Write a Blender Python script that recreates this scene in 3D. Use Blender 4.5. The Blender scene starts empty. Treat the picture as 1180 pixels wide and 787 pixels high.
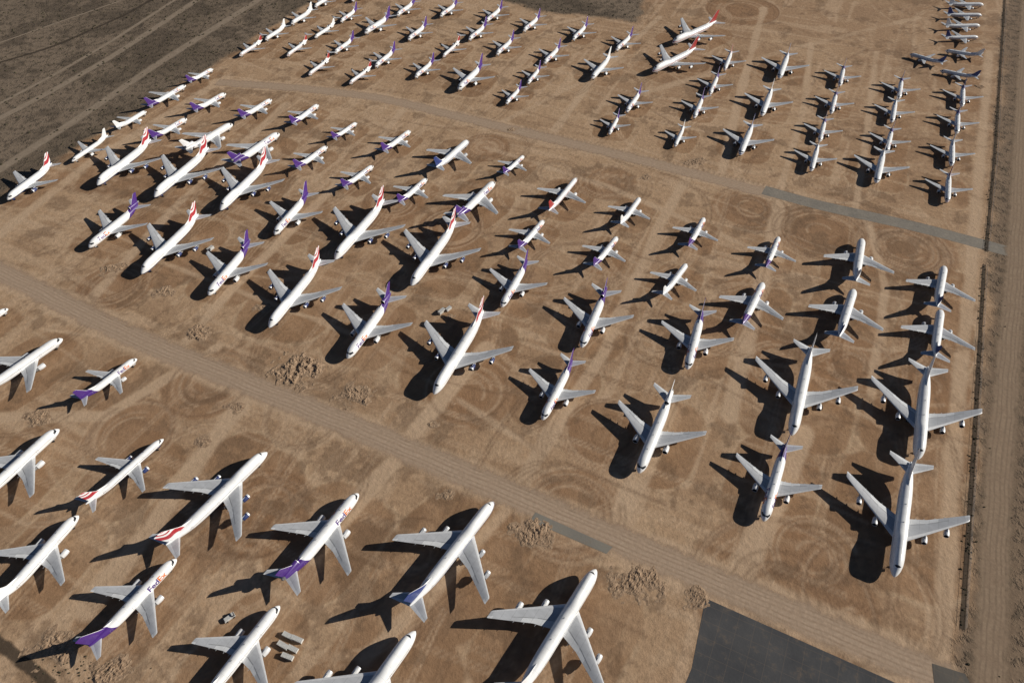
import bpy, math, random, bmesh
import numpy as np
from mathutils import Vector, Matrix, noise as mnoise
random.seed(7); rng=np.random.default_rng(7)
scene=bpy.context.scene
rad=math.radians
# ------------------------------------------------------------------ survey helper
# Aerial survey: the solved station (height, pitch, roll, focal length) turns measured plan points
# into metric ground coordinates. Everything below is then built at real size on the ground.
FP=787.; TH=rad(47.6); RO=rad(1.6); H=323.
cf=Vector((0,math.cos(TH),-math.sin(TH))); r0=Vector((1,0,0)); u0=Vector((0,math.sin(TH),math.cos(TH)))
cr=math.cos(RO)*r0-math.sin(RO)*u0; cu=math.cos(RO)*u0+math.sin(RO)*r0
def bp(u,v,z=0):
    d=(u-590)/FP*cr-(v-393.5)/FP*cu+cf
    return Vector((0,0,H))+d*((z-H)/d.z)
cam=bpy.data.cameras.new("camera"); co=bpy.data.objects.new("camera",cam); scene.collection.objects.link(co)
cam.sensor_width=36; cam.lens=FP/1180*36; cam.clip_start=1; cam.clip_end=60000
m=Matrix((cr,cu,-cf)).transposed().to_4x4(); m.translation=Vector((0,0,H)); co.matrix_world=m
scene.camera=co
# ------------------------------------------------------------------ light
w=bpy.data.worlds.new("World"); scene.world=w; w.use_nodes=True
nt=w.node_tree; bg=nt.nodes['Background']; sk=nt.nodes.new('ShaderNodeTexSky'); sk.sky_type='NISHITA'
SE=rad(25); SA=rad(86)
sk.sun_disc=False; sk.sun_elevation=SE; sk.sun_rotation=SA; sk.altitude=900; sk.air_density=.55; sk.dust_density=.1
nt.links.new(sk.outputs[0],bg.inputs[0]); bg.inputs[1].default_value=0.05
sl=bpy.data.lights.new("sun",'SUN'); sl.energy=5.0; sl.angle=rad(0.5); sl.color=(1,.95,.86)
so=bpy.data.objects.new("sun",sl); scene.collection.objects.link(so)
sd=Vector((math.sin(SA)*math.cos(SE),math.cos(SA)*math.cos(SE),math.sin(SE)))
so.rotation_euler=sd.to_track_quat('Z','Y').to_euler(); so.location=(300,0,400)
scene.view_settings.view_transform='Standard'; scene.view_settings.look='None'; scene.view_settings.exposure=0
# ------------------------------------------------------------------ node helpers
class N:
    def __init__(s,name):
        s.mat=bpy.data.materials.new(name); s.mat.use_nodes=True; s.t=s.mat.node_tree
        s.b=s.t.nodes['Principled BSDF']; s.out=s.t.nodes['Material Output']
    def set(s,inp,v):
        if isinstance(v,bpy.types.NodeSocket): s.t.links.new(v,inp)
        elif v is not None:
            if inp.type=='RGBA' and not hasattr(v,'__len__'): v=(v,v,v,1)
            if inp.type=='RGBA' and len(v)==3: v=(*v,1)
            inp.default_value=v
    def m(s,op,a,b=None,c=None,clamp=False):
        n=s.t.nodes.new('ShaderNodeMath'); n.operation=op; n.use_clamp=clamp
        for i,v in enumerate((a,b,c)):
            if v is not None: s.set(n.inputs[i],v)
        return n.outputs[0]
    def mix(s,fac,a,b,mode='MIX'):
        n=s.t.nodes.new('ShaderNodeMix'); n.data_type='RGBA'; n.blend_type=mode
        s.set(n.inputs[0],fac); s.set(n.inputs[6],a); s.set(n.inputs[7],b); return n.outputs[2]
    def obj(s):
        n=s.t.nodes.new('ShaderNodeTexCoord'); return n.outputs['Object']
    def pos(s):
        n=s.t.nodes.new('ShaderNodeNewGeometry'); return n.outputs['Position']
    def sep(s,v):
        n=s.t.nodes.new('ShaderNodeSeparateXYZ'); s.set(n.inputs[0],v); return n.outputs
    def map(s,v,rot=(0,0,0),sc=(1,1,1),loc=(0,0,0)):
        n=s.t.nodes.new('ShaderNodeMapping'); s.set(n.inputs[0],v); n.inputs['Rotation'].default_value=rot
        n.inputs['Scale'].default_value=sc; n.inputs['Location'].default_value=loc; return n.outputs[0]
    def noise(s,v,scale,det=4,rough=.55,dist=0):
        n=s.t.nodes.new('ShaderNodeTexNoise'); s.set(n.inputs['Vector'],v); n.inputs['Scale'].default_value=scale
        n.inputs['Detail'].default_value=det; n.inputs['Roughness'].default_value=rough; n.inputs['Distortion'].default_value=dist
        return n.outputs[0]
    def rng(s,v,a,b,c=0,d=1,smooth=False):
        n=s.t.nodes.new('ShaderNodeMapRange'); s.set(n.inputs[0],v)
        if smooth: n.interpolation_type='SMOOTHSTEP'
        for i,x in zip((1,2,3,4),(a,b,c,d)): n.inputs[i].default_value=x
        return n.outputs[0]
    def attr(s,name,out='Fac'):
        n=s.t.nodes.new('ShaderNodeAttribute'); n.attribute_name=name; return n.outputs[out]
    def bump(s,h,st,dist=1):
        n=s.t.nodes.new('ShaderNodeBump'); s.set(n.inputs['Height'],h); n.inputs['Strength'].default_value=st
        n.inputs['Distance'].default_value=dist; s.t.links.new(n.outputs[0],s.b.inputs['Normal'])
    def fin(s,col,rough=.5,metal=0,spec=None):
        s.set(s.b.inputs['Base Color'],col); s.set(s.b.inputs['Roughness'],rough); s.set(s.b.inputs['Metallic'],metal)
        if spec is not None: s.b.inputs['Specular IOR Level'].default_value=spec
        return s.mat
def band(n,v,a,b):
    return n.m('MULTIPLY',n.m('GREATER_THAN',v,a),n.m('LESS_THAN',v,b))
# ------------------------------------------------------------------ mesh helper
class MB:
    def __init__(s): s.v=[]; s.f=[]; s.m=[]
    def loft(s,rings,mats,cap0=None,cap1=None,close=True):
        n=len(rings[0]); base=len(s.v)
        for r in rings: s.v+= [tuple(p) for p in r]
        for i in range(len(rings)-1):
            for j in range(n if close else n-1):
                a=base+i*n+j; b=base+i*n+(j+1)%n
                s.f.append((a,b,b+n,a+n)); s.m.append(mats(i,j) if callable(mats) else mats)
        if cap0 is not None: s.f.append(tuple(base+j for j in range(n))[::-1]); s.m.append(cap0)
        if cap1 is not None:
            e=base+(len(rings)-1)*n; s.f.append(tuple(e+j for j in range(n))); s.m.append(cap1)
    def lathe(s,cx,cy,cz,prof,mats,n=16,cap0=None,cap1=None,axis='x'):
        rings=[]
        for (a,r) in prof:
            ring=[]
            for k in range(n):
                t=2*math.pi*k/n
                if axis=='x': ring.append((cx+a,cy+r*math.cos(t),cz+r*math.sin(t)))
                elif axis=='y': ring.append((cx+r*math.cos(t),cy+a,cz+r*math.sin(t)))
                else: ring.append((cx+r*math.cos(t),cy+r*math.sin(t),cz+a))
            rings.append(ring)
        s.loft(rings,(lambda i,j:mats[i]) if isinstance(mats,(list,tuple)) else mats,cap0,cap1)
    def box(s,x0,x1,y0,y1,z0,z1,mt):
        s.loft([[(x0,y0,z0),(x1,y0,z0),(x1,y1,z0),(x0,y1,z0)],[(x0,y0,z1),(x1,y0,z1),(x1,y1,z1),(x0,y1,z1)]],mt,mt,mt)
    def mesh(s,name,mats,smooth=True,ang=38):
        me=bpy.data.meshes.new(name); me.from_pydata(s.v,[],s.f)
        for mt in mats: me.materials.append(mt)
        me.polygons.foreach_set('material_index',s.m); 
        bm=bmesh.new(); bm.from_mesh(me); bmesh.ops.recalc_face_normals(bm,faces=bm.faces); bm.to_mesh(me); bm.free()
        if smooth:
            me.polygons.foreach_set('use_smooth',[True]*len(me.polygons)); me.set_sharp_from_angle(angle=rad(ang))
        me.update(); return me
def link(o): scene.collection.objects.link(o); return o
# ------------------------------------------------------------------ airliners
P={
'J':dict(L=70,R=3.25,zc=5.9,b=29.8,le=.275,sw=41,rc=15.5,kc=9.6,tc=4.0,fz=19.3,fr=11.5,ft=4.2,fs=47,hb=11,hr=8.8,ht=2.6,eng=[(11.7,6.0,1.32),(20.9,6.0,1.32)],name='jumbo_jet_airliner'),
'T':dict(L=55,R=3.0,zc=5.2,b=25,le=.30,sw=38,rc=13.5,kc=8.4,tc=3.0,fz=17.6,fr=8.5,ft=3.2,fs=42,hb=10.8,hr=7.5,ht=2.6,eng=[(8.3,6.2,1.5)],name='trijet_airliner'),
'W':dict(L=50,R=2.75,zc=4.8,b=22.3,le=.30,sw=34,rc=12.0,kc=7.4,tc=2.8,fz=16.3,fr=8.6,ft=3.2,fs=42,hb=8.6,hr=6.4,ht=2.2,eng=[(8.0,5.8,1.42)],name='twinjet_airliner'),
'P':dict(L=47,R=1.95,zc=4.3,b=19,le=.33,sw=29,rc=8.8,kc=5.6,tc=1.9,fz=13.4,fr=6.8,ft=2.6,fs=40,hb=7.5,hr=5.0,ht=1.8,eng=[(6.5,4.8,1.2)],name='narrowbody_airliner'),
'N':dict(L=36,R=1.95,zc=3.7,b=15.5,le=.33,sw=29,rc=7.8,kc=4.8,tc=1.7,fz=11.9,fr=6.3,ft=2.2,fs=40,hb=6.6,hr=4.4,ht=1.6,eng=[(5.2,4.0,1.05)],name='narrowbody_airliner'),
'Q':dict(L=42,R=1.9,zc=3.7,b=16.4,le=.36,sw=33,rc=8.2,kc=5.2,tc=1.9,fz=10.6,fr=6.5,ft=4.0,fs=46,hb=5.6,hr=4.0,ht=1.8,eng=[],name='rear_engine_airliner'),
}
AF=[(1,.002),(.74,.032),(.45,.06),(.17,.052),(.045,.03),(0,0),(.045,-.02),(.17,-.034),(.45,-.04),(.74,-.02)]
AFM=[7,1,1,2,2,2,2,1,1,1]
def lerp(pts,t):
    for (a,x),(b,y) in zip(pts,pts[1:]):
        if t<=b: return x+(y-x)*(t-a)/(b-a)
    return pts[-1][1]
PR=[(0,.02),(.006,.2),(.015,.36),(.03,.54),(.05,.71),(.075,.85),(.10,.935),(.13,.985),(.16,1),(.66,1),(.72,.975),(.78,.90),(.84,.77),(.89,.61),(.94,.41),(.98,.22),(1,.10)]
PZ=[(0,-.34),(.03,-.22),(.07,-.09),(.12,-.02),(.16,0),(.66,0),(.72,.025),(.78,.10),(.84,.22),(.89,.36),(.94,.53),(1,.70)]
def airliner(k):
    p=P[k]; L,R,zc=p['L'],p['R'],p['zc']; mb=MB(); X=lambda t:L/2-t*L
    ts=[0,.003,.008,.015,.025,.037,.05,.065,.08,.10,.12,.14,.16,.20,.25,.29,.33,.36,.40,.5,.6,.66,.70,.74,.78,.82,.86,.90,.93,.96,.98,1]
    rings=[]; n=28
    for t in ts:
        r=lerp(PR,t)*R; z=zc+lerp(PZ,t)*R; ring=[]
        hump=0
        if k=='J':
            hump=max(0,min(1,(t-.015)/.06))*(1-max(0,min(1,(t-.27)/.10))); hump=hump*hump*(3-2*hump)
        for j in range(n):
            a=2*math.pi*j/n; y=math.cos(a)*r; zz=math.sin(a)*r
            if zz>0 and hump: y*=1-.10*hump*math.sin(a); zz*=1+.36*hump
            ring.append((X(t),y,z+zz))
        rings.append(ring)
    mb.loft(rings,0,0,5)
    fx=X(p['le'])+1; fl=p['rc']*1.25
    rr=[]
    for q in np.linspace(0,1,9):
        s_=math.sin(math.pi*min(1,max(0,q)))**.5*.98+.02
        rr.append([(fx-q*fl,math.cos(2*math.pi*j/16)*R*.93*s_,zc-R*.52+math.sin(2*math.pi*j/16)*R*.6*s_) for j in range(16)])
    mb.loft(rr,1,1,1)
    dih=math.tan(rad(6)); zw=zc-R*.5; tl=math.tan(rad(p['sw'])); xr=X(p['le'])
    if k=='Q': dih=math.tan(rad(3.5))
    def wsec(y):
        b=p['b']; yk=.38*b
        if y<yk: c=p['rc']+(p['kc']-p['rc'])*y/yk
        else: c=p['kc']+(p['tc']-p['kc'])*(y-yk)/(b-yk)
        return xr-y*tl, c, zw+y*dih+.0009*y*y, 1.15-.35*y/b
    for sg in (1,-1):
        rings=[]
        for y in [0,R*.8,.2*p['b'],.38*p['b'],.55*p['b'],.75*p['b'],.93*p['b'],.985*p['b'],p['b']]:
            xl,c,z,tk=wsec(y)
            if y>=p['b']: tk*=.3; xl-=c*.12; c*=.82
            rings.append([(xl-u*c,sg*y,z+h*c*tk) for u,h in AF])
        mb.loft(rings,lambda i,j:(1 if (j==0 and i in(4,5)) else AFM[j]),1,1)
        for fy in (.22,.34,.50,.64):
            y=fy*p['b']; xl,c,z,tk=wsec(y)
            mb.lathe(xl-c*.66,sg*y,z-c*.035,[(0,.03),(-c*.10,.26),(-c*.25,.28),(-c*.45,.04)],1,8,1,1)
        for ya,yb in ((.15,.36),(.40,.70)):
            pa=[];
            for y in (ya*p['b'],yb*p['b']):
                xl,c,z,tk=wsec(y); zz=z+.036*c*tk+.03; pa.append(((xl-.70*c,sg*y,zz),(xl-.70*c-.16,sg*y,zz-.01)))
            b0=len(mb.v); mb.v+=[pa[0][0],pa[0][1],pa[1][1],pa[1][0]]; mb.f.append((b0,b0+1,b0+2,b0+3)); mb.m.append(8)
        for (ey,el,er) in p['eng']:
            xl,c,z,tk=wsec(ey); ex=xl+el*.62; ez=z-er*1.35
            pr=[(-.22*el,er*.80),(0,er*.84),(.03*el,er*.90),(.0,er*.97),(-.12*el,er*1.06),(-.35*el,er*1.07),(-.62*el,er*.93),(-.66*el,er*.86),(-.66*el,er*.66),(-.86*el,er*.58),(-1*el,er*.42),(-.97*el,er*.3),(-1.13*el,er*.04)]
            mb.lathe(ex,sg*ey,ez,pr,[5,2,2,2,4,4,4,5,8,8,5,8],18,5,8)
            mb.lathe(ex-.22*el,sg*ey,ez,[(0.02,er*.25),(.35*er,.02)],8,10)
            x0=ex-.22*el;x1=xl-c*.28
            mb.loft([[(x0,sg*ey-.06,ez+er*.9),(x0,sg*ey+.06,ez+er*.9),(x1,sg*ey+.2,ez+er*.55),(x1,sg*ey-.2,ez+er*.55)],
                     [(x0-.10*el,sg*ey-.05,ez+er*1.2),(x0-.1*el,sg*ey+.05,ez+er*1.2),(x1,sg*ey+.2,z+.1),(x1,sg*ey-.2,z+.1)]],1,1,1)
        hz=zc+R*.42; hx=X(.865)if k!='J' else X(.875)
        hdi=.12
        if k=='Q': hz=p['fz']-.35; hx=X(1.0)+1.0; hdi=-.03
        rings=[]
        for y in (0,p['hb']*.5,p['hb']*.96,p['hb']):
            q=y/p['hb']; c=p['hr']+(p['ht']-p['hr'])*q
            tk=.75 if q<1 else .2
            rings.append([(hx-y*math.tan(rad(38))-u*c,sg*y,hz+y*hdi+h*c*tk) for u,h in AF])
        mb.loft(rings,lambda i,j:(7,1,1,2,2,2,2,1,1,1)[j],1,1)
        if k=='Q':
            ex=X(.70); ey=R+1.05; ez=zc+R*.35; er=.85; el=5.2
            pr=[(-.1*el,er*.75),(0,er*.84),(.0,er*.95),(-.15*el,er*1.05),(-.6*el,er*1.0),(-.95*el,er*.75),(-1*el,er*.6),(-.9*el,er*.5)]
            mb.lathe(ex,sg*ey,ez,pr,[5,2,2,4,4,4,5],16,5,5)
            mb.box(ex-.75*el,ex-.2*el,min(sg*R*.7,sg*ey),max(sg*R*.7,sg*ey),ez-.15,ez+.15,1)
    zt=zc+R*.9; ft=math.tan(rad(p['fs'])); fx=X(.815) if k!='T' else X(.84)
    fh=p['fz']-zt; rings=[]
    for q in [-.22,0,.3,.65,.95,1.0]:
        z=zt+q*fh; qq=max(0,q); c=p['fr']+(p['ft']-p['fr'])*qq; tk=1.0 if q<1 else .3
        xl=fx-max(-.1,q)*fh*ft
        if q==0: xl+=.8; c+=.8
        if q<0: xl+=2.2; c+=1.5
        if q==1: xl-=.5;c-=.7
        rings.append([(xl-u*c,h*c*tk*.8,z) for u,h in [(1,.004),(.7,.04),(.4,.055),(.15,.045),(.04,.022),(0,0),(.04,-.022),(.15,-.045),(.4,-.055),(.7,-.04)]])
    mb.loft(rings,lambda i,j:3 if j not in(4,5) else 2,3,3)
    mb.loft([[(fx+5.5,0,zt+.0),(fx+5.5,.05,zt-.3),(fx+5.5,-.05,zt-.3)],[(fx-1.6,0,zt+1.9),(fx-.5,.3,zt-.4),(fx-.5,-.3,zt-.4)]],0,0,0)
    if k=='T':
        ex=fx+.2; ez=zt+1.45; er=1.45; el=10.5
        mb.lathe(ex,0,ez,[(-.18*el,er*.78),(0,er*.88),(.01*el,er*.95),(-.02*el,er*1.02),(-.3*el,er*1.05),(-.62*el,er*1.02),(-.85*el,er*.85),(-1*el,er*.55),(-.95*el,er*.4),(-1.06*el,.05)],[5,2,2,3,3,3,8,5,8],20,5,8)
        mb.box(ex-7.2,ex-1.6,-.45,.45,zt-1.0,ez-er*.8,0)
    if k=='Q':
        mb.lathe(fx+1.4,0,zt+.55,[(-.5,.5),(0,.62),(0,.75),(-1.5,.8),(-5,.6)],[5,2,0,0],14,5,0)
    for t in (.24,.42,.58):
        mb.loft([[(X(t),.04,zc+R*.98),(X(t),-.04,zc+R*.98),(X(t)-.7,-.04,zc+R*.98),(X(t)-.7,.04,zc+R*.98)],[(X(t)-.45,.03,zc+R+.45),(X(t)-.45,-.03,zc+R+.45),(X(t)-.7,-.03,zc+R+.45),(X(t)-.7,.03,zc+R+.45)]],8,8,8)
    def wheel(x,y,r,wd): mb.lathe(x,y,r,[(-wd/2,r*.55),(-wd/2,r*.92),(-wd*.3,r),(wd*.3,r),(wd/2,r*.92),(wd/2,r*.55)],6,12,5,5,axis='y')
    nx=X(.115); r=.55 if k in'JTW' else .38
    mb.lathe(nx,0,r,[(0,.13),(zc-R*.8-r,.17)],8,8,8,8,axis='z')
    for s_ in(1,-1): wheel(nx,s_*.38,r,.36)
    mb.box(nx+.2,nx+1.9,-.62,-.54,zc-R-.75,zc-R*.86,0); mb.box(nx+.2,nx+1.9,.54,.62,zc-R-.75,zc-R*.86,0)
    mx=xr-p['rc']*.68; my=2.9 if k in 'NPQ' else (5.0 if k!='J' else 5.5)
    for (gx,gy) in [(mx,my)]+([(mx-3.2,1.9)] if k=='J' else []):
        for s_ in(1,-1):
            rw=.62 if k in'JTW' else .5
            mb.lathe(gx,s_*gy,rw,[(0,.2),(zc-R*.6-rw,.24)],8,8,8,8,axis='z')
            xs=(-.75,.75) if k in 'JTWP' else (0,)
            for dx in xs:
                for dy in (-.5,.5): wheel(gx+dx,s_*gy+dy,rw,.42)
            if len(xs)>1: mb.box(gx-.8,gx+.8,s_*gy-.12,s_*gy+.12,rw-.12,rw+.12,8)
    return mb
def body_mat(k,lv):
    p=P[k];L,R,zc=p['L'],p['R'],p['zc']; n=N('fuselage_paint_%s_%s'%(k,lv)); o=n.obj(); x,y,z=n.sep(o)[:3]
    ds=n.noise(n.map(o,sc=(.25,1.2,.25)),1.6,4,.65)
    col=n.mix(n.m('MULTIPLY',n.rng(ds,.5,.78),.45),(.83,.83,.825),(.47,.44,.40))
    pj=n.m('LESS_THAN',n.m('FRACT',n.m('MULTIPLY',x,1/5.3)),.022)
    col=n.mix(n.m('MULTIPLY',pj,.35),col,(.3,.3,.32))
    if lv=='F':
        e=n.m('ADD',x,n.m('MULTIPLY',z,.9)); col=n.mix(n.m('LESS_THAN',e,-L/2+L*.25+zc*.9),col,(.07,.024,.19))
        col=n.mix(n.m('LESS_THAN',z,zc-R*.62),col,(.42,.43,.45))
    elif lv=='B':
        col=n.mix(n.m('LESS_THAN',z,zc-R*.35),col,(.02,.035,.12))
    elif lv=='U':
        col=n.mix(band(n,z,zc-R*.15,zc+R*.02),col,(.03,.05,.2)); col=n.mix(n.m('LESS_THAN',z,zc-R*.5),col,(.4,.42,.44))
    elif lv=='R':
        col=n.mix(band(n,z,zc-R*.1,zc+R*.05),col,(.4,.03,.03)); col=n.mix(n.m('LESS_THAN',z,zc-R*.5),col,(.45,.45,.45))
    else:
        col=n.mix(n.m('LESS_THAN',z,zc-R*.55),col,(.4,.41,.43))
    if lv!='F':
        wn=n.m('MULTIPLY',band(n,z,zc+R*.20,zc+R*.20+.42),band(n,x,-L*.32,L*.385))
        wn=n.m('MULTIPLY',wn,n.m('LESS_THAN',n.m('FRACT',n.m('MULTIPLY',x,1/.62)),.5))
        col=n.mix(n.m('MULTIPLY',wn,.85),col,(.03,.035,.045))
    dz=n.m('ABSOLUTE',n.m('SUBTRACT',z,zc+R*.08))
    for xd in (.40,.20,-.05,-.30):
        dx=n.m('ABSOLUTE',n.m('SUBTRACT',x,xd*L)); 
        o1=n.m('MULTIPLY',n.m('LESS_THAN',dx,.65),n.m('LESS_THAN',dz,1.15)); i1=n.m('MULTIPLY',n.m('LESS_THAN',dx,.5),n.m('LESS_THAN',dz,1.0))
        col=n.mix(n.m('MULTIPLY',n.m('SUBTRACT',o1,i1),.6),col,(.2,.2,.22))
    if k=='J': a,b,c,d=L/2-4.6,L/2-2.7,zc+R*.72,zc+R*1.05
    else: a,b,c,d=L/2-.078*L,L/2-.036*L,zc+R*.20,zc+R*.52
    cg=n.m('MULTIPLY',band(n,x,a,b),band(n,z,c,d)); col=n.mix(cg,col,(.012,.014,.018))
    n.b.inputs['Coat Weight'].default_value=.25; n.b.inputs['Coat Roughness'].default_value=.15
    return n.fin(col,.38)
def fin_mat(k,lv):
    p=P[k];L,R,zc=p['L'],p['R'],p['zc']; n=N('tail_paint_%s_%s'%(k,lv)); o=n.obj(); x,y,z=n.sep(o)[:3]
    dirt=n.noise(o,.6,3)
    if lv=='F': col=n.mix(dirt,(.055,.02,.155),(.09,.033,.23))
    elif lv=='U': col=n.mix(dirt,(.02,.04,.16),(.035,.06,.22))
    elif lv=='R': col=n.mix(dirt,(.30,.03,.03),(.42,.05,.045))
    elif lv=='B':
        zr=n.m('DIVIDE',n.m('SUBTRACT',z,zc+R*.9),p['fz']-zc-R*.9)
        xr_=n.m('DIVIDE',n.m('ADD',x,L/2),10.0)
        wv=n.m('MULTIPLY',n.m('SINE',n.m('MULTIPLY',xr_,6.0)),.10)
        q=n.m('ADD',n.m('ADD',zr,wv),n.m('MULTIPLY',xr_,.5))
        col=n.mix(n.m('LESS_THAN',q,.20),(.76,.76,.76),(.025,.045,.17))
        for a,b in ((.42,.72),(.86,.96),(1.10,1.25)): col=n.mix(band(n,q,a,b),col,(.40,.03,.04))
    else: col=n.mix(dirt,(.68,.68,.69),(.8,.8,.79))
    return n.fin(col,.4)
def simple(name,c1,c2,rough,metal=0,sc=.6):
    n=N(name); return n.fin(n.mix(n.rng(n.noise(n.obj(),sc,4,.6),.3,.7),c1,c2),rough,metal)
def wing_mat(name,base):
    n=N(name); o=n.obj(); x,y,z=n.sep(o)[:3]
    c=n.mix(n.rng(n.noise(n.map(o,sc=(1,.25,1)),.5,4,.65),.3,.72),tuple(b*.80 for b in base),base)
    ln=n.m('LESS_THAN',n.m('FRACT',n.m('MULTIPLY',y,1/4.1)),.035)
    c=n.mix(n.m('MULTIPLY',ln,.4),c,(.2,.2,.21)); return n.fin(c,.42,.0)
M_w=wing_mat('wing_grey_paint',(.52,.53,.55)); M_fl=wing_mat('flap_paint',(.72,.73,.74)); M_le=simple('leading_edge_metal',(.66,.66,.66),(.8,.8,.8),.38,.25)
M_dk=simple('dark_cavity',(.012,.012,.014),(.025,.025,.028),.7); M_ty=simple('tyre_rubber',(.015,.015,.015),(.03,.028,.026),.85)
M_mt=simple('bare_metal',(.20,.20,.20),(.32,.31,.30),.45,.5); M_nw=simple('nacelle_white',(.62,.62,.62),(.75,.75,.75),.42); M_nu=simple('nacelle_navy',(.02,.035,.12),(.03,.05,.16),.42)
M_ng=simple('nacelle_grey',(.32,.33,.35),(.42,.43,.45),.42)
M_pu=simple('purple_lettering',(.06,.02,.17),(.08,.03,.2),.4); M_or=simple('orange_lettering',(.62,.13,.01),(.7,.17,.02),.4)
base={}; cache={}
for k in P:
    base[k]=airliner(k).mesh('airliner_body_'+k,[M_nw,M_w,M_le,M_nw,M_nw,M_dk,M_ty,M_fl,M_mt])
def lettering(k):
    p=P[k];L,R,zc=p['L'],p['R'],p['zc']; hgt=R*1.15; vs=[];fs=[];ms=[]
    for txt,mi,x0 in (('Fed',0,0.0),('Ex',1,None)):
        cu_=bpy.data.curves.new('t','FONT'); cu_.body=txt; cu_.size=hgt*1.35; cu_.offset=hgt*.03; cu_.resolution_u=3
        ob=bpy.data.objects.new('t',cu_); link(ob); dg=bpy.context.evaluated_depsgraph_get(); me=bpy.data.meshes.new_from_object(ob.evaluated_get(dg))
        bm=bmesh.new(); bm.from_mesh(me)
        for i in range(1,9):
            bmesh.ops.bisect_plane(bm,geom=bm.verts[:]+bm.edges[:]+bm.faces[:],plane_co=(0,hgt*i/9,0),plane_no=(0,1,0))
        xs=[v.co.x for v in bm.verts]; xo=(max_x+hgt*.06-min(xs)) if x0 is None else -min(xs)
        bm.verts.index_update()
        for side in (1,-1):
            b=len(vs)
            for v in bm.verts:
                X_=v.co.x+xo; a=(v.co.y/hgt)*1.02-.02
                vs.append((X_ if side==-1 else -X_, side*(R+.035)*math.cos(a), zc+(R+.035)*math.sin(a)))
            for f_ in bm.faces: fs.append([b+v.index for v in f_.verts]); ms.append(mi)
        max_x=max(xs)+xo; bm.free(); bpy.data.objects.remove(ob)
    mid=L*.235; half=max_x/2
    vs=[((x+mid-half) if y<0 else (x+mid+half),y,z) for x,y,z in vs]
    me=bpy.data.meshes.new('lettering_'+k); me.from_pydata(vs,[],fs); me.materials.append(M_pu); me.materials.append(M_or); me.polygons.foreach_set('material_index',ms); return me
LET={k:lettering(k) for k in 'WTPN'}
def get(k,lv):
    key=(k,lv)
    if key not in cache:
        cache[key]=(body_mat(k,lv),fin_mat(k,lv),{'F':M_nw,'B':M_nu,'U':M_ng,'R':M_nw,'W':M_nw}[lv])
    return cache[key]
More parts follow.
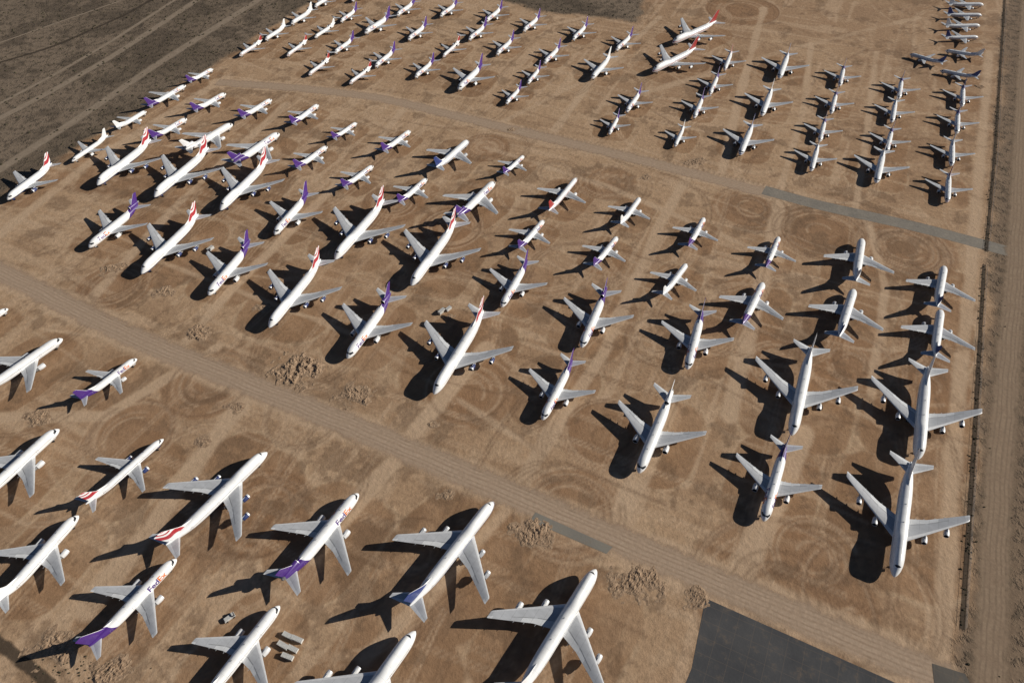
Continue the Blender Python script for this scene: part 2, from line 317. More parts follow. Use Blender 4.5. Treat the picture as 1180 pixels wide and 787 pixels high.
# surveyed nose and tail points, livery, type
PL=[
(68,494,-35,588,'W','T'),(90,593,-8,708,'W','W'),(203,643,103,745,'F','W'),(188,505,98,580,'B','P'),(308,521,200,620,'B','J'),(413,568,330,668,'F','T'),
(569,578,470,697,'U','J'),(687,656,600,790,'W','J'),(322,697,235,805,'W','W'),(479,727,395,840,'W','J'),(157,412,90,458,'F','N'),(72,390,-18,448,'W','T'),(8,354,-50,392,'W','N'),
(1030,665,1052,535,'W','J'),(880,600,908,512,'F','W'),(736,545,775,455,'W','T'),(625,483,660,415,'F','W'),(500,455,557,360,'B','J'),(400,413,450,340,'F','T'),(310,378,368,300,'B','J'),
(240,340,285,280,'F','T'),(163,316,227,248,'B','J'),(102,285,158,237,'F','T'),(8,230,58,188,'B','W'),
(1057,530,1070,425,'W','J'),(912,502,935,402,'W','J'),(792,425,808,357,'F','W'),(670,400,697,335,'F','T'),(578,353,607,300,'F','W'),(474,330,525,257,'B','J'),(386,300,443,232,'B','J'),
(316,270,355,220,'F','W'),(254,243,307,185,'B','J'),(178,228,240,172,'B','J'),(112,214,173,162,'B','J'),(82,185,122,155,'W','P'),
(993,275,990,325,'W','W'),(984,333,967,392,'U','W'),(1088,306,1085,348,'U','W'),(1084,356,1080,408,'U','W'),(898,272,885,312,'F','N'),(880,325,858,370,'F','W'),(812,250,795,288,'F','N'),(792,303,757,345,'W','N'),
(712,272,678,312,'F','N'),(627,253,595,290,'F','N'),(738,227,712,262,'W','N'),(665,205,633,243,'R','P'),(570,210,528,250,'F','T'),(492,205,460,232,'F','N'),(430,190,393,213,'F','N'),
(604,178,580,196,'F','N'),(540,162,503,193,'U','W'),(473,150,440,173,'F','N'),(411,140,385,155,'F','N'),(377,168,340,193,'F','N'),(322,154,270,188,'F','T'),(367,120,332,145,'F','N'),(313,114,275,135,'F','N'),
(268,143,215,172,'W','T'),(260,107,220,127,'F','N'),(215,136,175,158,'F','N'),(214,98,170,122,'F','P'),(245,78,217,92,'F','N'),(168,127,136,146,'W','N'),
(1092,232,1097,198,'R','N'),(1097,190,1100,158,'W','N'),(1103,153,1107,125,'F','N'),(1109,122,1113,95,'F','N'),(1010,210,1022,178,'W','W'),(1022,174,1033,147,'F','N'),(1028,140,1036,112,'W','N'),(1036,113,1042,86,'F','N'),
(935,196,945,165,'W','N'),(945,162,952,135,'F','N'),(958,130,966,103,'F','N'),(968,98,975,66,'F','N'),(853,178,868,143,'U','W'),(878,133,890,102,'W','W'),(898,90,910,58,'U','W'),
(778,167,788,145,'W','N'),(800,135,810,108,'F','N'),(818,108,828,83,'F','N'),(835,80,845,53,'R','N'),(702,153,712,130,'F','N'),(722,128,742,100,'F','N'),(583,118,603,98,'F','N'),(608,95,623,75,'F','N'),
(528,103,558,73,'F','W'),(682,90,704,65,'W','W'),(752,83,800,57,'R','J'),(775,50,825,26,'R','J'),(710,57,735,35,'F','N'),(627,72,652,50,'F','N'),(660,45,683,25,'F','N'),(603,35,628,14,'F','N'),(572,62,597,42,'F','N'),
(478,88,503,68,'F','N'),(432,76,458,55,'F','N'),(402,95,428,77,'R','Q'),(355,85,373,70,'R','Q'),(385,60,410,42,'F','N'),(330,63,352,45,'R','Q'),(275,63,297,48,'R','Q'),(305,45,330,28,'W','N'),(335,27,362,10,'W','N'),
(362,42,386,26,'W','Q'),(392,24,412,8,'F','N'),(420,38,450,18,'F','W'),(470,45,497,25,'F','N'),(507,18,530,2,'F','N'),(540,45,565,27,'F','N'),(560,24,582,7,'F','N'),(510,64,530,46,'R','Q'),(457,17,482,0,'F','N'),(362,7,385,-8,'W','N'),
(405,0,425,-14,'F','N'),(515,-8,535,-22,'F','N'),(560,-8,578,-22,'F','N'),
(1049,61,1088,70,'U','N'),(1090,57,1130,61,'W','N'),(1084,80,1126,86,'U','N'),
(1132,17,1092,15,'U','N'),(1130,29,1090,28,'W','N'),(1128,42,1090,41,'U','N'),(1134,5,1094,3,'W','N'),(1135,-7,1096,-9,'U','N'),
]
centres=[]
for (a,b,c,d,lv,k) in PL:
    A=bp(a,b,4.5); B=bp(c,d,6.5); ml=(A-B).length; hd=math.atan2((A-B).y,(A-B).x)
    nom=min((rad(58),rad(-114)),key=lambda q:abs((hd-q+math.pi)%(2*math.pi)-math.pi))
    dv=(hd-nom+math.pi)%(2*math.pi)-math.pi
    if abs(dv)<rad(20): hd=nom+dv*(.45 if ml<45 else .75)
    L=P[k]['L']; lo,hi=(.95,1.03) if k in'JTW' else (.9,1.1)
    s=max(lo,min(hi,ml/L))
    if min(b,d)<0 or min(a,c)<0 or max(b,d)>787: s=1
    C=Vector((A.x,A.y,0))-Vector((math.cos(hd),math.sin(hd),0))*L*s/2
    o=link(bpy.data.objects.new(P[k]['name'],base[k])); o.location=C; o.rotation_euler=(0,0,hd); o.scale=(s,s,s)
    centres.append((C.x,C.y,hd,L,k))
    bm_,fm,nm=get(k,lv)
    for i,mt in ((0,bm_),(3,fm),(4,nm)):
        o.material_slots[i].link='OBJECT'; o.material_slots[i].material=mt
    if lv=='F' and k in LET:
        t=link(bpy.data.objects.new('lettering',LET[k])); t.parent=o
# ------------------------------------------------------------------ ground
def pxl(l): return [(lambda q:(q.x,q.y))(bp(*p)) for p in l]
field=pxl([(-60,262),(345,12),(420,-50),(520,-25),(560,-2),(640,16),(735,26),(760,-50),(1162,-60),(1108,735),(1090,900),(-100,900)])
lanes=[(pxl([(-60,290),(0,313),(150,388),(420,497),(700,617),(1095,785)]),11,1.0),(pxl([(250,95),(350,102),(440,113),(530,135),(740,185),(890,224)]),9,1.0),
 (pxl([(360,640),(400,590),(455,530),(480,495),(560,400)]),6,1),(pxl([(590,575),(640,490),(700,400)]),5,.9),(pxl([(705,615),(748,525),(770,470)]),6,1),(pxl([(850,670),(905,545),(925,500)]),7,1),
 (pxl([(200,410),(270,330),(420,180),(470,120)]),5,.8),(pxl([(90,360),(200,240),(330,120)]),5,.8),(pxl([(700,395),(760,260),(800,190)]),5,.8),(pxl([(900,225),(860,400),(840,480)]),6,.8),(pxl([(1000,255),(1020,330),(1000,480)]),4,.7),
 (pxl([(0,270),(100,190),(260,90)]),6,.9),(pxl([(640,150),(680,95),(760,20)]),5,.8),(pxl([(830,205),(850,120),(880,10)]),5,.8),(pxl([(180,300),(420,390),(620,520)]),3,.6),(pxl([(560,170),(700,215),(900,300)]),4,.7),
 (pxl([(1085,760),(1100,500),(1120,300),(1140,60)]),5,.8),(pxl([(300,440),(250,500),(150,640),(100,700)]),7,.8),(pxl([(520,540),(600,570),(420,760)]),5,.7),(pxl([(0,480),(120,480),(250,400)]),5,.8),(pxl([(330,95),(500,60),(720,10)]),5,.6),(pxl([(700,120),(900,60),(1060,20)]),6,.55),
 (pxl([(560,150),(640,110),(720,70)]),4,.6),(pxl([(900,215),(925,130),(935,50)]),4,.7),(pxl([(985,245),(1000,150),(1010,60)]),4,.7)]
nx_=np.concatenate([[-40000,-9000,-3000,-1400,-950],np.arange(-760,-320,2.4),np.arange(-320,330,1.25),np.arange(330,770,2.4),[950,1400,3000,9000,40000]])
ny_=np.concatenate([[-20000,-3000,-600,-150,0,30],np.arange(60,440,1.25),np.arange(440,1121,2.0),[1300,1700,3000,8000,40000]])
nx,ny=len(nx_),len(ny_)
GX,GY=np.meshgrid(nx_,ny_); px_,py_=GX.ravel(),GY.ravel(); PX=np.stack([px_,py_],1)
def vn(x,y,seed):
    lat=np.random.RandomState(seed).rand(256,256); xi=np.floor(x).astype(int); yi=np.floor(y).astype(int); fx=x-xi; fy=y-yi
    fx=fx*fx*(3-2*fx); fy=fy*fy*(3-2*fy); a=xi&255;b=(xi+1)&255;c=yi&255;d=(yi+1)&255
    return (lat[a,c]*(1-fx)+lat[b,c]*fx)*(1-fy)+(lat[a,d]*(1-fx)+lat[b,d]*fx)*fy
def fbm(x,y,sc,seed,octv=4,rough=.55):
    s=0;t=0;am=1
    for i in range(octv):
        a=.6*i; s=s+am*vn((x*math.cos(a)-y*math.sin(a))*sc*2**i+17.3*i,(x*math.sin(a)+y*math.cos(a))*sc*2**i+5.1*i,seed+i); t+=am; am*=rough
    return s/t
def ss(v,a,b): t=np.clip((v-a)/(b-a),0,1); return t*t*(3-2*t)
def dseg(P_,a,b):
    a=np.array(a);b=np.array(b);ab=b-a;t=np.clip(((P_-a)@ab)/(ab@ab),0,1); return np.hypot(*(P_-(a+t[:,None]*ab)).T)
def inside(P_,poly):
    c=np.zeros(len(P_),bool)
    for (x1,y1),(x2,y2) in zip(poly,poly[1:]+poly[:1]):
        if y1==y2: continue
        cond=((y1>P_[:,1])!=(y2>P_[:,1]))&(P_[:,0]<(x2-x1)*(P_[:,1]-y1)/(y2-y1)+x1); c^=cond
    return c
d=np.full(len(PX),1e9)
for a,b in zip(field,field[1:]+field[:1]): d=np.minimum(d,dseg(PX,a,b))
sdf=np.where(inside(PX,field),d,-d)
mid=fbm(px_,py_,.035,11,5,.6); big=fbm(px_,py_,.006,21,4); mid2=fbm(px_,py_,.09,31,4,.6); mid3=fbm(px_,py_,.022,81,5,.65)
ln=np.zeros(len(PX))
for pts,wd,st in lanes:
    dd=np.full(len(PX),1e9)
    for a,b in zip(pts,pts[1:]): dd=np.minimum(dd,dseg(PX,a,b))
    ln=np.maximum(ln,st*np.clip(1.35-dd/wd*.85,0,1))
ln=ss(ln+(mid-.5)*.6,.35,.75)
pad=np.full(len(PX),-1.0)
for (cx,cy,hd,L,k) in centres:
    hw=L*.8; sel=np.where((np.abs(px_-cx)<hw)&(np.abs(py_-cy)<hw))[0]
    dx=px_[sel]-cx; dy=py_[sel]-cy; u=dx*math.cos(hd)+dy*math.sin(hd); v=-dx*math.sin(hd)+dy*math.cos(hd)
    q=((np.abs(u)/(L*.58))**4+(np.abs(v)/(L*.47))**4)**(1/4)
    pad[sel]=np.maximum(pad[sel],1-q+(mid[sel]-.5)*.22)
TL=np.zeros((ny,nx)); TD=np.zeros((ny,nx)); disc=np.zeros(len(PX))
def splat(pts,wd,val,arr):
    pts=np.array(pts); seg=np.hypot(*np.diff(pts,axis=0).T); out=[]
    for (a,b,l) in zip(pts[:-1],pts[1:],seg):
        k=max(1,int(l/.8)); t=np.arange(k)[:,None]/k; out.append(a+(b-a)*t)
    q=np.concatenate(out); ix=np.searchsorted(nx_,q[:,0]); iy=np.searchsorted(ny_,q[:,1])
    for di in range(-2,3):
        for dj in range(-2,3):
            i=np.clip(iy+di,0,ny-1); j=np.clip(ix+dj,0,nx-1); r2=(nx_[j]-q[:,0])**2+(ny_[i]-q[:,1])**2
            np.maximum.at(arr,(i,j),val*np.exp(-r2/(2*(wd*.55)**2)))
def arcpts(cx,cy,r,a0,a1): 
    a=np.linspace(a0,a1,max(6,int(abs(a1-a0)*r/2))); return np.stack([cx+r*np.cos(a),cy+r*np.sin(a)],1)
for (u,v,rm,cnt) in [(865,240,28,14),(945,268,32,16),(1042,287,34,16),(905,235,18,5),(520,262,24,9),(560,170,20,7),(655,590,26,8),(900,690,40,8),(855,12,40,9),(800,75,26,6),(700,210,22,7),(455,235,24,8),
    (250,225,26,7),(130,330,26,7),(90,300,22,6),(430,150,20,6),(640,200,20,6),(980,420,26,8),(900,420,24,7),(150,500,24,7),(300,590,26,7),(480,640,24,6),(540,450,26,7),(350,480,24,6),(240,440,26,8),(700,500,24,7),(1000,690,30,6),(1065,440,24,7),(620,440,22,6),(760,390,22,6),(940,640,26,6)]:
    C=bp(u,v); dd=np.hypot(px_-C.x,py_-C.y)
    if cnt>=7: disc=np.maximum(disc,ss(1-dd/(rm*1.12)+(mid-.5)*.3,0,.10))
    for i in range(cnt):
        r=rm*random.uniform(.25,1.08); a0=random.random()*6.3; sp=random.uniform(2.0,6.2); pt=arcpts(C.x+random.gauss(0,1.2),C.y+random.gauss(0,1.2),r,a0,a0+sp)
        ar=TD if random.random()<.4 else TL
        splat(pt,1.1,random.uniform(.7,1),ar)
        if random.random()<.6: splat(arcpts(C.x,C.y,r+1.9,a0,a0+sp),1.0,random.uniform(.5,.9),ar)
def curve(p,h,steps,step,kf):
    out=[(p[0],p[1])]; x,y=p
    for i in range(steps): h+=kf(i); x+=math.cos(h)*step; y+=math.sin(h)*step; out.append((x,y))
    return out
for (cx,cy,hd,L,k) in centres:
    for rep in range(3):
        back=hd+math.pi if rep!=1 else hd; st=random.randint(10,22); sgn=random.choice((1,-1)); rt=random.uniform(.06,.11); n1=int(L*.5/3)+random.randint(0,5)
        off0=random.gauss(0,2.5); sd_=int(cx*7+cy*3+rep)
        for off in ((-2.7,2.7,0) if L>48 else (-2,2)):
            random.seed(sd_)
            kf=lambda i:(0 if i<n1 else (sgn*rt if i<n1+int(1.5/rt) else random.gauss(0,.012)))
            o_=off+off0; p=(cx-math.sin(hd)*o_,cy+math.cos(hd)*o_)
            splat(curve(p,back,n1+int(1.5/rt)+st,3,kf),.9,random.uniform(.6,1),TL if (int(cx)+rep)%3 else TD)
random.seed(99)
for i in range(190):
    p=bp(random.uniform(-50,1120),random.uniform(-10,787)); A_=random.random()<.6
    h=(rad(-27) if A_ else rad(63))+random.gauss(0,.05)+(math.pi if random.random()<.5 else 0); n_=random.randint(15,60); f1=random.uniform(.02,.12); am=random.uniform(0,.02); vv=random.uniform(.4,1)
    for off in (0,2.1):
        splat(curve((p.x-math.sin(h)*off,p.y+math.cos(h)*off),h,n_,4,lambda i:am*math.sin(i*f1*3)),.8,vv,TL if i%3 else TD)
for pts in (lanes[0][0],lanes[1][0]):
    P2=np.array(pts)
    for r_ in range(7):
        o_=random.uniform(-6.5,6.5); t=P2[-1]-P2[0]; t=t/np.hypot(*t); nn=np.array([-t[1],t[0]])
        for off in (0,2.1): splat(P2+nn*(o_+off)+np.random.RandomState(r_).normal(0,.8,(len(P2),1))*nn,.8,random.uniform(.5,1),TD if r_%2 else TL)
TL=TL.ravel();TD=TD.ravel()
C3=lambda a:np.array(a)[None,:]
def mx(c,a,f): return c+(C3(a)-c)*f[:,None]
c=np.repeat(C3((.395,.272,.178)),len(PX),0)
c=mx(c,(.32,.21,.133),ss(big,.40,.60)*.8); c=mx(c,(.45,.325,.222),ss(mid2,.55,.72)*.5); c=mx(c,(.27,.175,.11),ss(mid3,.54,.64)*.5)
ra=px_*math.cos(rad(27))-py_*math.sin(rad(27)); rb=px_*math.sin(rad(27))+py_*math.cos(rad(27))
sA=fbm(ra*.010,rb*.22,1,41,3,.6); sB=fbm(ra*.22,rb*.010,1,51,3,.6); msk=ss(fbm(px_,py_,.012,61,3),.42,.6)
c=mx(c,(.48,.35,.245),ss(np.maximum(sA*msk,sB*(1-msk)),.50,.66)*.55)
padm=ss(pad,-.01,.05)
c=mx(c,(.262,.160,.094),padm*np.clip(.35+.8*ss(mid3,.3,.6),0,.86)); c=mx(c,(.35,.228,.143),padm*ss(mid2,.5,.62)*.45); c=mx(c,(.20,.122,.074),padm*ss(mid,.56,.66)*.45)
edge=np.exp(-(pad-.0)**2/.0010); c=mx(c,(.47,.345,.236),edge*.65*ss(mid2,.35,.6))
c=mx(c,(.255,.15,.086),disc*.7)
c=mx(c,(.46,.338,.238),ln*.82)
c=mx(c,(.50,.37,.262),TL*.68); c=mx(c,(.13,.078,.049),TD*.58)
dk=ss(fbm(px_,py_,.05,71,5,.7),.585,.64); c=mx(c,(.165,.108,.07),dk*.5*(1-ln))
c=np.clip(c*C3((1.14,1.10,1.03)),0,.6)
des=np.repeat(C3((.155,.118,.084)),len(PX),0); des=mx(des,(.225,.170,.122),ss(big,.4,.6)); des=mx(des,(.105,.08,.058),ss(mid,.5,.62)*.7)
rgt=ss(px_-py_*.51,60,160); des=mx(des,(.245,.17,.112),rgt*.8)
fm=ss(sdf/40+.5+(mid-.5)*.6,.35,.6); c=des+(c-des)*fm[:,None]
me=bpy.data.meshes.new("ground")
vs=np.concatenate([PX,np.zeros((len(PX),1))],1); idx=np.arange(nx*ny).reshape(ny,nx)
fc=np.stack([idx[:-1,:-1],idx[:-1,1:],idx[1:,1:],idx[1:,:-1]],-1).reshape(-1,4)
me.vertices.add(len(vs)); me.vertices.foreach_set('co',vs.ravel()); me.loops.add(fc.size); me.loops.foreach_set('vertex_index',fc.ravel().astype(np.int32))
me.polygons.add(len(fc)); me.polygons.foreach_set('loop_start',np.arange(0,fc.size,4,dtype=np.int32)); me.update(calc_edges=True); me.validate()
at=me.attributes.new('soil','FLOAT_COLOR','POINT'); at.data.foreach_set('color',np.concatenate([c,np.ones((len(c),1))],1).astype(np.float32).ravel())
at=me.attributes.new('field','FLOAT','POINT'); at.data.foreach_set('value',fm.astype(np.float32))
at=me.attributes.new('smooth','FLOAT','POINT'); at.data.foreach_set('value',np.clip(np.maximum(np.maximum(padm*.6,disc*.7),ln),0,1).astype(np.float32))
g=link(bpy.data.objects.new("ground",me))
def ground_mat():
    n=N('desert_ground'); o=n.pos(); col=n.attr('soil','Color'); fm=n.attr('field'); sm=n.attr('smooth')
    fine=n.noise(o,.30,5,.72); sp=n.noise(o,.15,4,.75); spk=n.m('MULTIPLY',n.rng(sp,.50,.60),n.m('SUBTRACT',1,fm))
    col=n.mix(n.m('MULTIPLY',spk,.6),col,(.06,.048,.034))
    dt=n.mix(1.0,col,n.mix(n.rng(fine,.28,.72),.76,1.18),'MULTIPLY'); col=n.mix(n.rng(sm,0,1,1,.45),col,dt)
    cl=n.rng(n.noise(o,.9,3,.7),.63,.72); col=n.mix(n.m('MULTIPLY',cl,n.rng(sm,0,1,.42,.15)),col,(.10,.065,.04))
    n.bump(n.m('ADD',fine,spk),.40,1.2); return n.fin(col,.95,0,.12)
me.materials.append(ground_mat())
# ------------------------------------------------------------------ ribbons: roads
zl=[0.004]
def ribbon(name,pts,wd,mat):
    P2=[Vector(p) for p in pts]; out=[]
    for a,b in zip(P2,P2[1:]):
        k=max(1,int((b-a).length/8)); out+=[a+(b-a)*i/k for i in range(k)]
    out.append(P2[-1]); 
    for _ in range(6): out=[out[0]]+[(out[i-1]+out[i]*2+out[i+1])/4 for i in range(1,len(out)-1)]+[out[-1]]
    vs=[];fs=[];ac=[]; z=zl[0]; zl[0]+=.004
    for i,p in enumerate(out):
        t=(out[min(i+1,len(out)-1)]-out[max(i-1,0)]).normalized(); nn=Vector((-t.y,t.x))
        for q in (-1,-.5,0,.5,1): 
            s=p+nn*q*wd/2; vs.append((s.x,s.y,z)); ac.append(q)
    for i in range(len(out)-1):
        for j in range(4): fs.append((i*5+j,i*5+j+1,(i+1)*5+j+1,(i+1)*5+j))
    me=bpy.data.meshes.new(name); me.from_pydata(vs,[],fs); at=me.attributes.new('across','FLOAT','POINT'); at.data.foreach_set('value',ac)
    me.materials.append(mat); return link(bpy.data.objects.new(name,me))
def road_mat(name,c1,c2,soft=True,edge=(.45,.95),ruts=None,mx_=.85):
    n=N(name); o=n.pos(); sa=n.attr('across'); a=n.m('ABSOLUTE',sa); ns=n.noise(o,.12,4,.65)
    col=n.mix(n.rng(ns,.3,.7),c1,c2); fine=n.noise(o,.5,4,.7); col=n.mix(1.0,col,n.mix(n.rng(fine,.25,.75),.8,1.15),'MULTIPLY')
    if ruts:
        wob=n.m('ADD',sa,n.m('MULTIPLY',n.m('SUBTRACT',n.noise(o,.03,2),.5),.35))
        rt=None
        for pos_,w_ in ((-.42,.045),(-.2,.035),(.08,.045),(.3,.035),(.5,.04)):
            q=n.rng(n.m('ABSOLUTE',n.m('SUBTRACT',wob,pos_)),w_*1.6,w_*.5); rt=q if rt is None else n.m('MAXIMUM',rt,q)
        col=n.mix(n.m('MULTIPLY',rt,n.rng(ns,.35,.6,.1,.55)),col,ruts)
    n.bump(fine,.3,.5); n.fin(col,.93,0,.2)
    al=n.rng(n.m('ADD',a,n.m('MULTIPLY',n.m('SUBTRACT',ns,.5),.9 if soft else .12)),edge[0],edge[1],mx_ if soft else 1,0,True)
    n.set(n.b.inputs['Alpha'],al); return n.mat
Rdirt=road_mat('compacted_dirt',(.47,.34,.238),(.55,.41,.295),ruts=(.30,.20,.13),mx_=.8)
Rpale=road_mat('pale_desert_track',(.28,.215,.155),(.37,.29,.215)); Rdark=road_mat('scrub_line',(.06,.045,.032),(.10,.075,.054),mx_=.7)
Rasph=road_mat('old_asphalt',(.21,.188,.158),(.28,.245,.20),False,(.90,.99)); 
ribbon('dirt_road',lanes[0][0],20,Rdirt); ribbon('dirt_road',lanes[1][0],17,Rdirt)
ribbon('asphalt_road',pxl([(880,219),(940,236),(1060,262),(1200,300)]),13,Rasph)
ribbon('dirt_road',pxl([(1185,0),(1172,300),(1150,560),(1140,800)]),20,road_mat('side_road_dirt',(.30,.21,.14),(.38,.275,.185),ruts=(.2,.14,.095)))
ribbon('dirt_track',pxl([(-30,152),(60,105),(130,65),(250,-15)]),13,Rpale); ribbon('dirt_track',pxl([(-30,135),(60,88),(125,50),(225,-15)]),7,Rpale)
ribbon('dirt_track',pxl([(-30,215),(100,130),(180,75),(330,-20)]),15,Rpale); ribbon('dirt_track',pxl([(-20,78),(60,55),(150,15),(190,-10)]),6,Rdark)
ribbon('dirt_track',pxl([(-30,60),(200,-20)]),4,Rpale)
ribbon('weed_strip',pxl([(1160,-40),(1146,180),(1136,290)]),3.5,Rdark); ribbon('weed_strip',pxl([(1134,305),(1122,520),(1109,725)]),3.5,Rdark)
ribbon('drainage_ditch',pxl([(-20,728),(20,752),(60,792)]),7,Rdark)
def patch(name,pts,mat):
    P2=pxl(pts); z=zl[0]; zl[0]+=.004; me=bpy.data.meshes.new(name); me.from_pydata([(x,y,z) for x,y in P2],[],[tuple(range(len(P2)))]); me.materials.append(mat)
    return link(bpy.data.objects.new(name,me))
def asph(name,c1,c2,cr_=.3):
    n=N(name); o=n.pos(); col=n.mix(n.rng(n.noise(o,.05,5,.6),.3,.7),c1,c2); oa=n.map(o,rot=(0,0,rad(27)))
    dx=n.sep(oa); l=n.m('MAXIMUM',n.m('LESS_THAN',n.m('FRACT',n.m('MULTIPLY',dx[0],1/7.5)),.03),n.m('LESS_THAN',n.m('FRACT',n.m('MULTIPLY',dx[1],1/7.5)),.03))
    col=n.mix(n.m('MULTIPLY',l,cr_),col,(.22,.16,.11)); col=n.mix(n.m('MULTIPLY',n.rng(n.noise(o,.2,5,.7),.55,.75),.5),col,(.2,.14,.09))
    n.bump(n.noise(o,.8,4),.2,.3); return n.fin(col,.9,0,.2)
patch('asphalt_apron',[(813,689),(1040,790),(1090,860),(760,860),(797,770)],asph('apron_asphalt',(.055,.056,.060),(.09,.088,.088),.25))
patch('concrete_slab',[(617,590),(706,630),(699,638),(611,600)],asph('grey_concrete',(.20,.185,.158),(.26,.235,.195),.1))
patch('asphalt_apron',[(1074,764),(1112,776),(1125,800),(1078,800)],asph('apron_asphalt_dusty',(.10,.09,.08),(.14,.125,.105)))
# ------------------------------------------------------------------ dirt mounds
mm=N('rubble_dirt'); o=mm.pos()
c_=mm.mix(mm.rng(mm.noise(o,.5,5,.7),.35,.65),(.25,.165,.105),(.42,.295,.195)); mm.bump(mm.noise(o,1.2,4,.7),.6,.5); Mmd=mm.fin(c_,.95,0,.1)
def mound(u,v,r,ht):
    C=bp(u,v); n=int(r*2/.5)+1; vs=[];fs=[]; off=random.random()*100
    for i in range(n+1):
        for j in range(n+1):
            x=(i/n*2-1)*r*1.25; y=(j/n*2-1)*r*1.0; q=math.hypot(x/(r*1.05),y/(r*.82)); q+=.7*mnoise.noise(Vector((x*.13+off,y*.13,0)))+.3*mnoise.noise(Vector((x*.4+off,y*.4,7)))
            e=max(0,min(1,(1-q)/.6)); nz=mnoise.fractal(Vector((x*.28+off,y*.28,1)),.35,2.2,6)
            vs.append((C.x+x,C.y+y,-.05+ e*(ht*.3+ht*max(-.25,.25+nz*.7)) if e>0 else -.05))
    for i in range(n):
        for j in range(n):
            a=i*(n+1)+j; f_=(a,a+n+1,a+n+2,a+1)
            if max(vs[t][2] for t in f_)>0: fs.append(f_)
    me=bpy.data.meshes.new('dirt_mound'); me.from_pydata(vs,[],fs); me.materials.append(Mmd); link(bpy.data.objects.new('dirt_mound',me))
for a in [(343,425,15,1.4),(228,383,9,.9),(408,455,11,.9),(190,337,8,.8),(130,310,9,.7),(300,355,6,.5),(612,614,11,.8),(735,672,12,.8),(805,690,7,.6),(500,490,4,.5),(345,447,5,.5),(45,480,8,.7),
          (800,187,9,.7),(270,470,6,.5),(235,508,5,.5),(575,88,4,.5),(520,365,3,.5),(745,205,6,.5),(130,770,9,.9),(60,745,11,.8),(515,570,5,.5),(590,150,5,.5),(450,235,4,.4),(1130,100,5,.7)]: mound(*a)
# ------------------------------------------------------------------ yard equipment
Mc=simple('container_paint',(.50,.49,.46),(.66,.65,.62),.55,0,1.5)
def container(name,u,v,ang,lx,ly,lz,mt):
    mb=MB(); mb.box(-lx/2,lx/2,-ly/2,ly/2,.18,lz,0)
    k=max(3,int(lx/.8))
    for i in range(k+1):
        x=-lx/2+lx*i/k
        for s_ in(1,-1): mb.box(x-.07,x+.07,s_*ly/2-.05+s_*.04,s_*ly/2+.05+s_*.04,.18,lz-.02,1)
        mb.box(x-.06,x+.06,-ly/2+.02,ly/2-.02,lz-.02,lz+.06,1)
    for s_ in(1,-1):
        for e in(1,-1): mb.box(e*(lx/2-.4)-.2,e*(lx/2-.4)+.2,s_*(ly/2-.25)-.15,s_*(ly/2-.25)+.15,0,.2,2)
    me=mb.mesh(name,[mt,Mc,M_dk],False); o=link(bpy.data.objects.new(name,me)); C=bp(u,v); o.location=(C.x,C.y,0); o.rotation_euler=(0,0,rad(ang))
for a in [(333,733,-25,5.5,2.0,1.7),(343,737,-22,5.5,2.0,1.8),(327,744,-28,5.5,2.1,1.7),(338,748,-25,5,2.0,1.5),(332,757,-20,5.5,2.0,1.7)]: container('engine_crate',*a,Mc)
for a in [(509,360,50,5,2.2,2.2),(517,357,48,4,2,2),(243,288,60,5,2.4,2.3)]: container('cargo_container',*a,Mc)
def tractor(u,v,ang):
    mb=MB(); mb.box(-2.6,2.6,-1.2,1.2,.55,1.25,0); mb.loft([[(1.2,-1,1.25),(2.4,-1,1.25),(2.4,1,1.25),(1.2,1,1.25)],[(1.3,-.85,2.1),(2.1,-.85,2.1),(2.1,.85,2.1),(1.3,.85,2.1)]],1,0,0); mb.box(-2.3,.6,-.95,.95,1.25,1.5,0)
    for x in(-1.6,1.6):
        for s_ in(1,-1): mb.lathe(x,s_*1.15,.55,[(-.2,.3),(-.2,.52),(.2,.52),(.2,.3)],2,12,2,2,axis='y')
    o=link(bpy.data.objects.new('tow_tractor',mb.mesh('tow_tractor',[Mc,M_dk,M_ty],False))); C=bp(u,v); o.location=(C.x,C.y,0); o.rotation_euler=(0,0,rad(ang))
tractor(265,712,40)
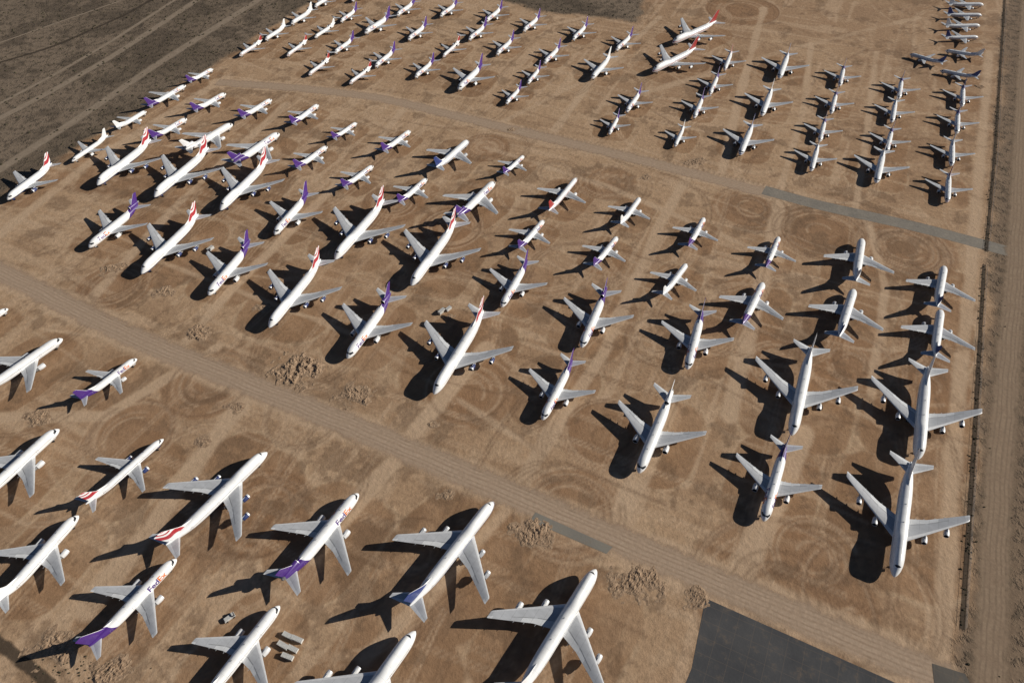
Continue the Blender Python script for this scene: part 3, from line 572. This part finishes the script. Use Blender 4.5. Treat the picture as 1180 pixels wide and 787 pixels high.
def fence(pts):
    mb=MB(); P2=pxl(pts)
    for a,b in zip(P2,P2[1:]):
        a=Vector(a);b=Vector(b); L_=(b-a).length; t=(b-a)/L_; nn=Vector((-t.y,t.x)); k=int(L_/4)
        for i in range(k): 
            q=a+t*i*4; mb.lathe(q.x,q.y,0,[(0,.05),(2.1,.05)],0,6,0,0,axis='z')
        for h in (.3,1.2,2.05):
            c=[(a+nn*.03),(a-nn*.03)]; d_=[(b+nn*.03),(b-nn*.03)]
            mb.loft([[(c[0].x,c[0].y,h),(c[1].x,c[1].y,h),(c[1].x,c[1].y,h+.05),(c[0].x,c[0].y,h+.05)],[(d_[0].x,d_[0].y,h),(d_[1].x,d_[1].y,h),(d_[1].x,d_[1].y,h+.05),(d_[0].x,d_[0].y,h+.05)]],0,0,0)
    link(bpy.data.objects.new('wire_fence',mb.mesh('wire_fence',[M_mt],False)))
fence([(1162,-40),(1149,180),(1139,288)]); fence([(1137,308),(1125,520),(1112,725)])
# ------------------------------------------------------------------ scrub
sv=[];sf=[]
def lump(x,y,s):
    b=len(sv); h=s*random.uniform(.5,.9); a0=random.random()*6
    for k in range(5):
        a=a0+k*1.2566; r_=s*random.uniform(.6,1.1); sv.append((x+r_*math.cos(a),y+r_*math.sin(a),0)); 
    for k in range(5):
        a=a0+.5+k*1.2566; r_=s*random.uniform(.35,.75); sv.append((x+r_*math.cos(a),y+r_*math.sin(a),h*random.uniform(.6,1)))
    for k in range(5): q=(k+1)%5; sf.append((b+k,b+q,b+5+k)); sf.append((b+q,b+5+q,b+5+k))
    sf.append((b+5,b+6,b+7,b+8,b+9))
cand=np.stack([rng.uniform(-900,800,60000),rng.uniform(60,1150,60000)],1)
ins=inside(cand,field)
for (x,y),i_ in zip(cand,ins):
    if i_: continue
    den=mnoise.noise(Vector((x*.012,y*.012,3))); pr=.28+.5*den
    if x>150: pr*=.2
    if random.random()<pr: lump(x,y,random.choice((.5,.7,.9,1.3))*(.6 if x>150 else 1))
for l in (pxl([(1160,-40),(1146,180),(1136,290)]),pxl([(1134,305),(1122,520),(1109,725)])):
    for a,b in zip(l,l[1:]):
        L_=math.dist(a,b)
        for i in range(int(L_/1.6)):
            t=random.random(); lump(a[0]+(b[0]-a[0])*t+random.gauss(0,1.1),a[1]+(b[1]-a[1])*t+random.gauss(0,1.1),random.uniform(.3,.7))
for i in range(60):
    q=bp(random.gauss(85,30),random.gauss(772,9)); lump(q.x,q.y,random.uniform(.2,.6))
ms=N('scrub_leaf'); Ms=ms.fin(ms.mix(ms.rng(ms.noise(ms.pos(),.3,3),.4,.6),(.045,.042,.026),(.085,.072,.045)),.95,0,.1)
me=bpy.data.meshes.new('desert_scrub'); me.from_pydata(sv,[],sf); me.materials.append(Ms); link(bpy.data.objects.new('desert_scrub',me))
